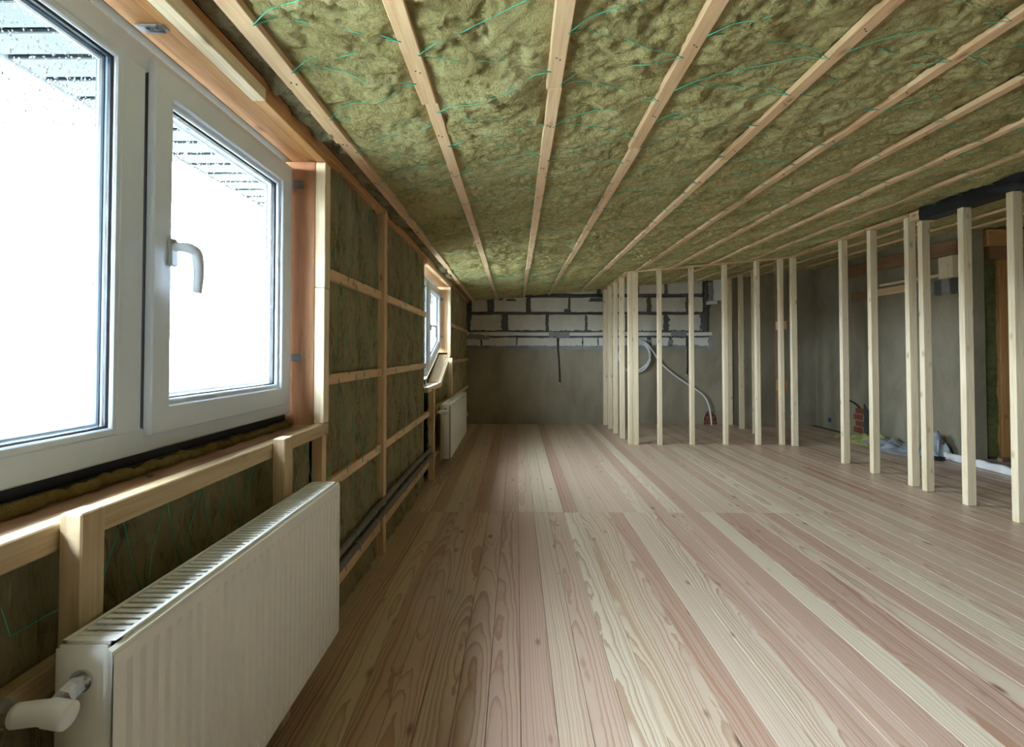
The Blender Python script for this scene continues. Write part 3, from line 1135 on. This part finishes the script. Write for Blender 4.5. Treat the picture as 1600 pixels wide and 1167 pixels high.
prism_x(bm, noisy_poly([(7.90, 0.03), (8.00, 0.03), (8.02, 0.48), (7.93, 0.40)], 0.02, 3, 8), XR - 0.02, XR - 0.001)
from_bm('broken_edge', bm, 'mortar', wr)
box('switch_box', (XR - 0.012, XR - 0.0), (8.86, 8.94), (0.09, 0.16), 'blue', wr, 0.004)

# framed and insulated wall beyond the end of the concrete
wf = box('wall_side', (XR + 0.31, XE + 0.1), (YN + 0.12, YN + 0.2), (-0.2, 2.98), 'sheath', kind='structure', bev=0)
nu, nv = 40, 120
gx, gz = np.meshgrid(np.linspace(XR + 0.31, XE, nu), np.linspace(0.02, 2.62, nv))
d = 0.012 * fbm(gx * 14, gz * 9, 4, 2)
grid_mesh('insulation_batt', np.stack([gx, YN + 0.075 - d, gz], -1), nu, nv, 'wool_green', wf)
box('post', (5.925, 6.105), (YN + 0.02, YN + 0.10), (0.0, 2.44), 'orange_z', wf, 0.004)
box('post', (6.52, 6.70), (YN + 0.02, YN + 0.10), (0.0, 2.44), 'orange_z', wf, 0.004)
box('head_beam', (5.755, XE), (YN - 0.03, YN + 0.10), (2.60, 2.80), 'orange_x', wf, 0.005)
box('head_beam', (5.80, XE), (YN + 0.0, YN + 0.10), (2.44, 2.598), 'brown_x', wf, 0.005)
# near part of the right wall and the wall behind the camera
box('wall_east', (XE, XE + 0.2), (YF - 0.15, YN + 0.2), (-0.2, 3.05), 'plaster', kind='structure', bev=0)
bm = bmesh.new()
add_box(bm, (XL - 0.3, XE + 0.1), (YF - 0.15, YF), (-0.2, 3.05))
wfr = from_bm('wall_front', bm, 'plaster', None, 'structure')


# ------------------------------------------------------------------ stud partitions
def stud(part, x, y, wx, wy, z1, mat='stud_z', z0=0.0):
    o = box('stud', (x, x + wx), (y, y + wy), (z0, z1), mat, part, 0.003)
    o.rotation_euler = (random.uniform(-.0012, .0012), random.uniform(-.0015, .0015), random.uniform(-.02, .02))
    return o


SX, SY = 0.075, 0.052
p0 = empty('stud_partition', (1.60, 8.2, 0), None, 'short row of four pale studs running back to the block wall', 'partition')
for y in (9.17, 8.71, 8.235, 7.72):
    stud(p0, 1.565, y, SX, SY, zc(1.6) - 0.045)
o = box('top_plate', (1.565, 1.64), (7.30, YB - 0.005), (zc(1.60) - 0.043, zc(1.60) - 0.020), 'tan_y', p0)

p1 = empty('stud_partition', (2.7, 7.25, 0), None, 'open stud partition of pale uprights facing the room, parallel to the block wall', 'partition')
YP = 7.215
stud(p1, 1.585, YP, 0.052, SX, zc(1.6) - 0.045)
stud(p1, 1.640, YP + 0.003, 0.085, SX, zc(1.68) - 0.045)
for x in (2.000, 2.455, 2.925, 3.380, 3.712):
    stud(p1, x, YP + random.uniform(-.004, .004), 0.054, SX, zc(x) - 0.045)
stud(p1, 3.790, 7.45, 0.06, 0.06, zc(3.8) - 0.05, 'brown_z')
box('spacer_block', (3.767, 3.846), (7.295, 7.449), (1.62, 1.74), 'tan_x', p1)
box('spacer_block', (3.767, 3.846), (7.295, 7.449), (0.75, 0.90), 'orange_x', p1)
bm = bmesh.new()
pl4 = [(1.585, zc(1.585) - 0.043), (3.86, zc(3.86) - 0.043), (3.86, zc(3.86) - 0.022), (1.585, zc(1.585) - 0.022)]
prism_y(bm, pl4, YP, YP + SX)
from_bm('top_plate', bm, 'tan_x', p1)

p2 = empty('stud_partition', (3.86, 5.5, 0), None, 'long stud partition of pale uprights leading from beside the camera to the back', 'partition')
XS = 3.822
for y, dx in ((7.135, 0.012), (6.02, 0.0), (5.53, 0.0), (5.005, 0.008), (4.83, 0.005), (4.385, 0.0), (3.945, 0.0), (3.45, 0.0), (2.95, 0.0)):
    top = 2.540 if y < 4.9 else zc(XS) - 0.047
    stud(p2, XS + dx, y, SX, 0.056, top)
for y, x in ((9.19, 3.80), (8.72, 3.797), (8.18, 3.775)):
    stud(p2, x, y, SX, SY, zc(XS) - 0.047, 'stud_z')
box('top_plate', (XS - 0.01, XS + 0.085), (4.98, 7.19), (zc(XS) - 0.045, zc(XS) - 0.016), 'tan_y', p2)
box('top_plate', (XS - 0.01, XS + 0.07), (7.52, YB - 0.01), (zc(XS) - 0.045, zc(XS) - 0.016), 'tan_y', p2)
box('packing_block', (XS, XS + 0.08), (4.84, 4.977), (zc(XS) - 0.10, zc(XS) - 0.016), 'tan_y', p2)

bm = bmesh.new()
ys = np.linspace(2.2, 4.83, 24)
prev = None
for k, y in enumerate(ys):
    w_ = 0.004 * math.sin(k * 1.7) + random.uniform(-.002, .002)
    top = 2.663 + 0.010 * math.sin(k * 0.8)
    ring = [bm.verts.new(p) for p in ((3.80 + w_, y, 2.543), (3.80 - w_, y, 2.60), (3.80 + w_, y, top), (3.96, y, top + 0.006), (3.96, y, 2.543))]
    if prev:
        for j in range(5):
            bm.faces.new((prev[j], prev[(j + 1) % 5], ring[(j + 1) % 5], ring[j]))
    else:
        bm.faces.new(ring[::-1])
    prev = ring
bm.faces.new(prev)
o = from_bm('header_beam', bm, 'black_wrap', None)
tag(o, 'black header beam under the ceiling on top of the nearest studs', 'beam')

# ------------------------------------------------------------------ radiators
def radiator(y0, y1, xf, zb, zt, label, flute=1):
    xb = xf - 0.105
    r = empty('radiator', (xb, (y0 + y1) / 2, zb), None, label, 'radiator', 'panel radiators')
    L = y1 - y0
    n = max(8, int(round((L - 0.05) / 0.0335)))
    pitch = (L - 0.05) / n
    prof = [(y0, 0.0), (y0 + 0.02, 0.0)]
    for k in range(n):
        a = y0 + 0.025 + k * pitch
        prof += [(a + pitch * 0.04, 0.0), (a + pitch * 0.20, -0.0075), (a + pitch * 0.44, -0.0075), (a + pitch * 0.60, 0.0)]
    prof += [(y1 - 0.02, 0.0), (y1, 0.0)]
    rows = [(zb, 0, -0.012), (zb + 0.008, 0, 0), (zb + 0.028, 0, 0), (zb + 0.048, flute, 0), (zt - 0.058, flute, 0), (zt - 0.038, 0, 0), (zt - 0.016, 0, 0), (zt - 0.008, 0, -0.003), (zt - 0.003, 0, -0.011)]
    bm = bmesh.new()
    g = [[bm.verts.new((xf + o_ + d * f, y, z)) for (y, d) in prof] for (z, f, o_) in rows]
    for A, B in zip(g, g[1:]):
        for k in range(len(prof) - 1):
            bm.faces.new((A[k], A[k + 1], B[k + 1], B[k]))
    from_bm('front_panel', bm, 'enamel', r)
    box('back_panel', (xb, xb + 0.012), (y0 + 0.004, y1 - 0.004), (zb, zt - 0.02), 'enamel', r, 0.003)
    # side cheeks with rounded edges
    for yy in (y0, y1):
        bm = bmesh.new()
        a, b = (yy - 0.001, yy + 0.018) if yy == y0 else (yy - 0.018, yy + 0.001)
        add_box(bm, (xb - 0.001, xf - 0.010), (a, b), (zb + 0.01, zt))
        bmesh.ops.bevel(bm, geom=bm.edges[:], offset=0.007, segments=3, affect='EDGES')
        from_bm('side_panel', bm, 'enamel', r, None, True)
    # top grille: rim and bars
    bm = bmesh.new()
    add_box(bm, (xb, xb + 0.008), (y0 + 0.018, y1 - 0.018), (zt - 0.014, zt + 0.002))
    add_box(bm, (xf - 0.020, xf - 0.011), (y0 + 0.018, y1 - 0.018), (zt - 0.014, zt + 0.002))
    add_box(bm, (xb, xf - 0.011), (y0 + 0.018, y0 + 0.034), (zt - 0.008, zt + 0.001))
    add_box(bm, (xb, xf - 0.011), (y1 - 0.034, y1 - 0.018), (zt - 0.008, zt + 0.001))
    gr = from_bm('top_grille', bm, 'enamel', r)
    ns = int((L - 0.08) / 0.0205)
    me = box_mesh(xf - xb - 0.027, 0.0118, 0.004, 'enamel', 0.001)
    for k in range(ns):
        y = y0 + 0.045 + k * (L - 0.09) / (ns - 1)
        link('grille_bar', me, ((xb + xf - 0.012) / 2 - 0.0005, y, zt - 0.002), gr)
    # convector fins inside, seen through the grille
    bm = bmesh.new()
    for k in range(int(L / 0.03)):
        add_box(bm, (xb + 0.02, xf - 0.02), (y0 + 0.02 + k * 0.03, y0 + 0.021 + k * 0.03), (zb + 0.05, zt - 0.05))
    o = from_bm('convector_fins', bm, 'enamel', r)
    o['kind'] = 'stuff'
    # valve on the near end: union, body and hose
    zv, xm = zt - 0.055, (xb + xf) / 2 + 0.0
    bm = bmesh.new()
    add_tube(bm, [(xm, y0 + 0.001, zv), (xm, y0 - 0.006, zv)], 0.019, 20)
    add_tube(bm, [(xm, y0 - 0.005, zv), (xm, y0 - 0.030, zv - 0.004)], 0.013, 16)
    va = from_bm('valve_collar', bm, 'chrome', r, None, False)
    bm = bmesh.new()
    add_tube(bm, [(xm, y0 - 0.014, zv - 0.002), (xm, y0 - 0.040, zv - 0.006)], 0.0165, 6)
    from_bm('union_nut', bm, 'chrome', va)
    bm = bmesh.new()
    pth = smooth_path([(xm + 0.035, y0 - 0.062, zv - 0.018), (xm + 0.02, y0 - 0.062, zv - 0.016), (xm - 0.01, y0 - 0.060, zv - 0.014), (xm - 0.055, y0 - 0.062, zv - 0.018)], 5)
    add_tube(bm, pth, [0.012, 0.019, 0.021, 0.021, 0.021] + [0.021] * 5 + [0.0185] * (len(pth) - 10), 16)
    from_bm('valve_body', bm, 'valve_white', va, None, True)
    bm = bmesh.new()
    add_tube(bm, [(xm - 0.056, y0 - 0.062, zv - 0.018), (xm - 0.074, y0 - 0.062, zv - 0.018)], 0.0165, 8)
    from_bm('coupling', bm, 'chrome', va)
    bm = bmesh.new()
    add_tube(bm, [(xm - 0.073, y0 - 0.062, zv - 0.018), (xm - 0.084, y0 - 0.062, zv - 0.018), (xm - 0.135, y0 - 0.062, zv - 0.020)], [0.021, 0.0235, 0.0215], 18)
    from_bm('shutoff_cap', bm, 'grey_plastic', va, None, True)
    # wall brackets at the back
    for q in (0.18, 0.82):
        yy = y0 + L * q
        box('bracket', (xb - 0.0075, xb), (yy - 0.02, yy + 0.02), (zb + 0.08, zt - 0.08), 'steel', r)
    return r


radiator(0.885, 2.015, -0.690, 0.205, 0.793, 'white ribbed panel radiator under the large near window')
radiator(5.41, 7.18, -0.690, 0.165, 0.745, 'white flat panel radiator at the far end below the window with a slanted sill', 0.12)

# ------------------------------------------------------------------ pipes and cables on the walls
Yc = YB - 0.045


def wp(x, y, d=0.0):
    return (px(x) * (Yc - d) / YB, Yc - d, 1.3 + (549.0 - y) / 86.0 * (Yc - d) / YB)


cx_, cy_, rr_ = 991.5, 554.5, 25.0
path = []
for k in range(0, 58):
    t = math.radians(-60 + 13.5 * k)
    q = rr_ + (-2.6 + 3.6 * k / 57) + 1.0 * math.sin(k * 0.4)
    path.append(wp(cx_ + q * math.cos(t), cy_ - q * math.sin(t), 0.018 * math.sin(k * 0.27) + 0.0006 * k))
tail = [(1013, 538), (1027.9, 559.4), (1036.4, 570.2), (1055.7, 586.4), (1077.3, 601), (1088, 608), (1099, 617.3), (1106, 631), (1109.5, 650), (1110.5, 662.5)]
path2 = [wp(cx_ - 8, cy_ - 25.5, 0.04), wp(cx_ + 8, cy_ - 24.5, 0.04)] + [wp(a, b, 0.03) for a, b in tail]
bm = bmesh.new()
add_tube(bm, path, 0.0155, 8)
o = from_bm('pipe_coil', bm, 'pipe', None, None, True)
tag(o, 'white flexible pipe hung in a coil, its tail running down to a brick hole', 'pipe')
tube('pipe_tail', smooth_path(path2, 5), 0.0155, 'pipe', o, 8)
bm = bmesh.new()
add_tube(bm, [wp(991, 531, 0.05), wp(991, 531, -0.06)], 0.008, 6)
from_bm('hook', bm, 'steel', o)
for pts_, lab in (([(871.5, 527), (872, 545), (873.5, 562), (874.5, 580), (875, 597)], 'black cable end hanging on bare plaster between the window wall and the studs'),
                  ([(1074.5, 540), (1073.5, 556), (1074, 570), (1072.5, 584)], 'short black cable end on the plaster behind the stud partition')):
    o = tube('cable', [wp(a, b, -0.02) for a, b in pts_], 0.011, 'cable', None, 6)
    tag(o, lab, 'cable')
    a, b = pts_[-1]
    box('bare_end', (wp(a, b)[0] - 0.012, wp(a, b)[0] + 0.012), (Yc + 0.005, Yc + 0.035), (wp(a, b)[2] - 0.02, wp(a, b)[2] + 0.004), 'stud_z', o)
o = tube('cable_loop', [(XR - 0.012, 8.45, 0.50), (XR - 0.05, 8.30, 0.52), (XR - 0.045, 8.18, 0.49), (XR - 0.02, 8.10, 0.42)], 0.012, 'cable', None, 6)
tag(o, 'dark cable loop sticking out over the brick hole in the side wall', 'cable')

# white polystyrene edge strip along the screed
bm = bmesh.new()
prev = None
for k in range(40):
    y = 4.2 + k * (2.10 / 39)
    top = 0.085 + 0.006 * math.sin(k * 1.3) + random.uniform(-.003, .003)
    xa = 5.228 + 0.03 * (y - 5.2)
    ring = [bm.verts.new(p) for p in ((xa - 0.05, y, 0.004), (xa - 0.05, y, top - .01), (xa - 0.035, y, top), (xa, y, top - .004), (xa, y, 0.004))]
    if prev:
        for j in range(5):
            bm.faces.new((prev[j], prev[(j + 1) % 5], ring[(j + 1) % 5], ring[j]))
    else:
        bm.faces.new(ring[::-1])
    prev = ring
bm.faces.new(prev)
o = from_bm('edge_strip', bm, 'styro', None)
tag(o, 'white polystyrene strip on the floor along the grey screed edge', 'strip')

# crumpled insulation bag on the floor by the right wall
bag = empty('insulation_bag', (4.98, 6.9, 0), None, 'flattened grey and yellow plastic bag on the floor by the side wall', 'bag')


def crumple(name, x0, x1, y0, y1, h, mat, seed, lean=0.0):
    nu, nv = 26, 40
    gu, gv = np.meshgrid(np.linspace(0, 1, nu), np.linspace(0, 1, nv))
    gx = x0 + (x1 - x0) * gu + 0.04 * fbm(gv * 5, gu * 2, 2, seed)
    gy = y0 + (y1 - y0) * gv + 0.04 * fbm(gu * 5, gv * 2, 2, seed + 1)
    e = (1 - np.abs(2 * gu - 1) ** 2.5) * (1 - np.abs(2 * gv - 1) ** 4)
    gz = 0.004 + np.clip(e, 0, 1) * (h * (0.75 + lean * gu) + h * 0.45 * fbm(gu * 5, gv * 7, 3, seed + 2)) + 0.002
    return grid_mesh(name, np.stack([gx, gy, np.maximum(gz, 0.004)], -1), nu, nv, mat, bag)


crumple('bag_body', 4.82, 5.36, 6.42, 7.40, 0.10, 'bag_blue', 3)
crumple('printed_top', 4.78, 5.32, 6.95, 7.95, 0.115, 'bag_yellow', 8)
crumple('bag_fold', 5.10, 5.38, 6.34, 6.62, 0.26, 'bag_blue', 14, 0.3)
# scraps
for (x0, y0, sx_, sy_, rz, mt, lab) in ((5.02, 6.17, 0.10, 0.05, 0.5, 'cable', 'dark scrap of tape on the floor by the grey bag'),):
    bm = bmesh.new()
    poly = noisy_poly([(x0, y0), (x0 + sx_, y0), (x0 + sx_, y0 + sy_), (x0, y0 + sy_)], 0.012, 4, 2)
    A = [bm.verts.new((a, b, 0.004)) for a, b in poly]
    B = [bm.verts.new((a, b, 0.03 + random.uniform(0, .03))) for a, b in poly]
    bm.faces.new(A[::-1])
    bm.faces.new(B)
    for k in range(len(A)):
        bm.faces.new((A[k], A[(k + 1) % len(A)], B[(k + 1) % len(A)], B[k]))
    tag(from_bm('tape_scrap', bm, mt), lab, 'scrap')
for (x0, y0, L_, rz, lab) in ((5.60, 6.10, 0.26, 0.3, 'bent grey rod leaning by the orange post'),):
    o = tube('rod', [(6.18, 6.22, 0.02), (6.05, 6.24, 0.22), (6.00, 6.26, 0.32)], 0.014, 'cable', None, 6)
    tag(o, 'dark rod leaning on the orange post at the side wall', 'rod')
for (x0, y0, L_, rz, lab) in ((5.72, 6.12, 0.30, 0.15, 'brown wood offcut on the screed left of the orange post'), (6.05, 6.06, 0.34, -0.35, 'brown wood offcut on the screed in front of the orange post')):
    o = box('wood_offcut', (x0, x0 + L_), (y0, y0 + 0.06), (0.004, 0.045), 'brown_x', None, 0.004)
    o.rotation_euler = (0, 0, rz)
    tag(o, lab, 'offcut', 'wood offcuts on the screed')
# pale chip on the first sill
bm = bmesh.new()
bmesh.ops.create_icosphere(bm, subdivisions=2, radius=0.008)
for v in bm.verts:
    v.co = (v.co.x * 1.2, v.co.y * 0.9 + random.uniform(-.001, .001), v.co.z * 0.55)
o = from_bm('foam_crumb', bm, 'foam', None, None, True, (-0.945, 1.32, 0.983))
tag(o, 'pale crumb of foam lying on the brown sill under the mullion', 'crumb')

# ------------------------------------------------------------------ outside
gd = box('ground', (-1500, 400), (-600, 1500), (-3.2, -3.0), 'field', kind='structure', bev=0)
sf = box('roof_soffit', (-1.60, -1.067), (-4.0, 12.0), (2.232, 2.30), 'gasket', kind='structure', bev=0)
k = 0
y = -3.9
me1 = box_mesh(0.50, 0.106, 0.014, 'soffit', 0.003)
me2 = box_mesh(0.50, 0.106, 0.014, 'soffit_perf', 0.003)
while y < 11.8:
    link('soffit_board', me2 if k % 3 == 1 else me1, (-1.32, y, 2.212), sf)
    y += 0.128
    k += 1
box('fascia', (-1.60, -1.575), (-4.0, 12.0), (2.20, 2.36), 'facade', sf, 0)
for (x_, y_, h_, lab) in ((-35.2, 64, 4.6, 'left of the two thin poles far out in the field'), (-34.6, 66, 4.7, 'right of the two thin poles far out in the field')):
    o = tube('utility_pole', [(x_, y_, -3.0), (x_, y_, -3 + h_)], 0.11, 'pole', None, 8)
    tag(o, lab, 'pole', 'poles in the field')
bm = bmesh.new()
for k in range(60):
    a = random.uniform(0, 6.28)
    l_ = random.uniform(0.6, 2.2)
    add_tube(bm, [(random.uniform(-.8, .8), random.uniform(-.8, .8), 0), (l_ * math.cos(a), l_ * math.sin(a), random.uniform(0.5, 1.6))], [0.05, 0.015], 4)
o = from_bm('bush', bm, 'leaf', None, None, False, (-51, 78, -3.0))
tag(o, 'small bare bush far out in the field', 'bush')
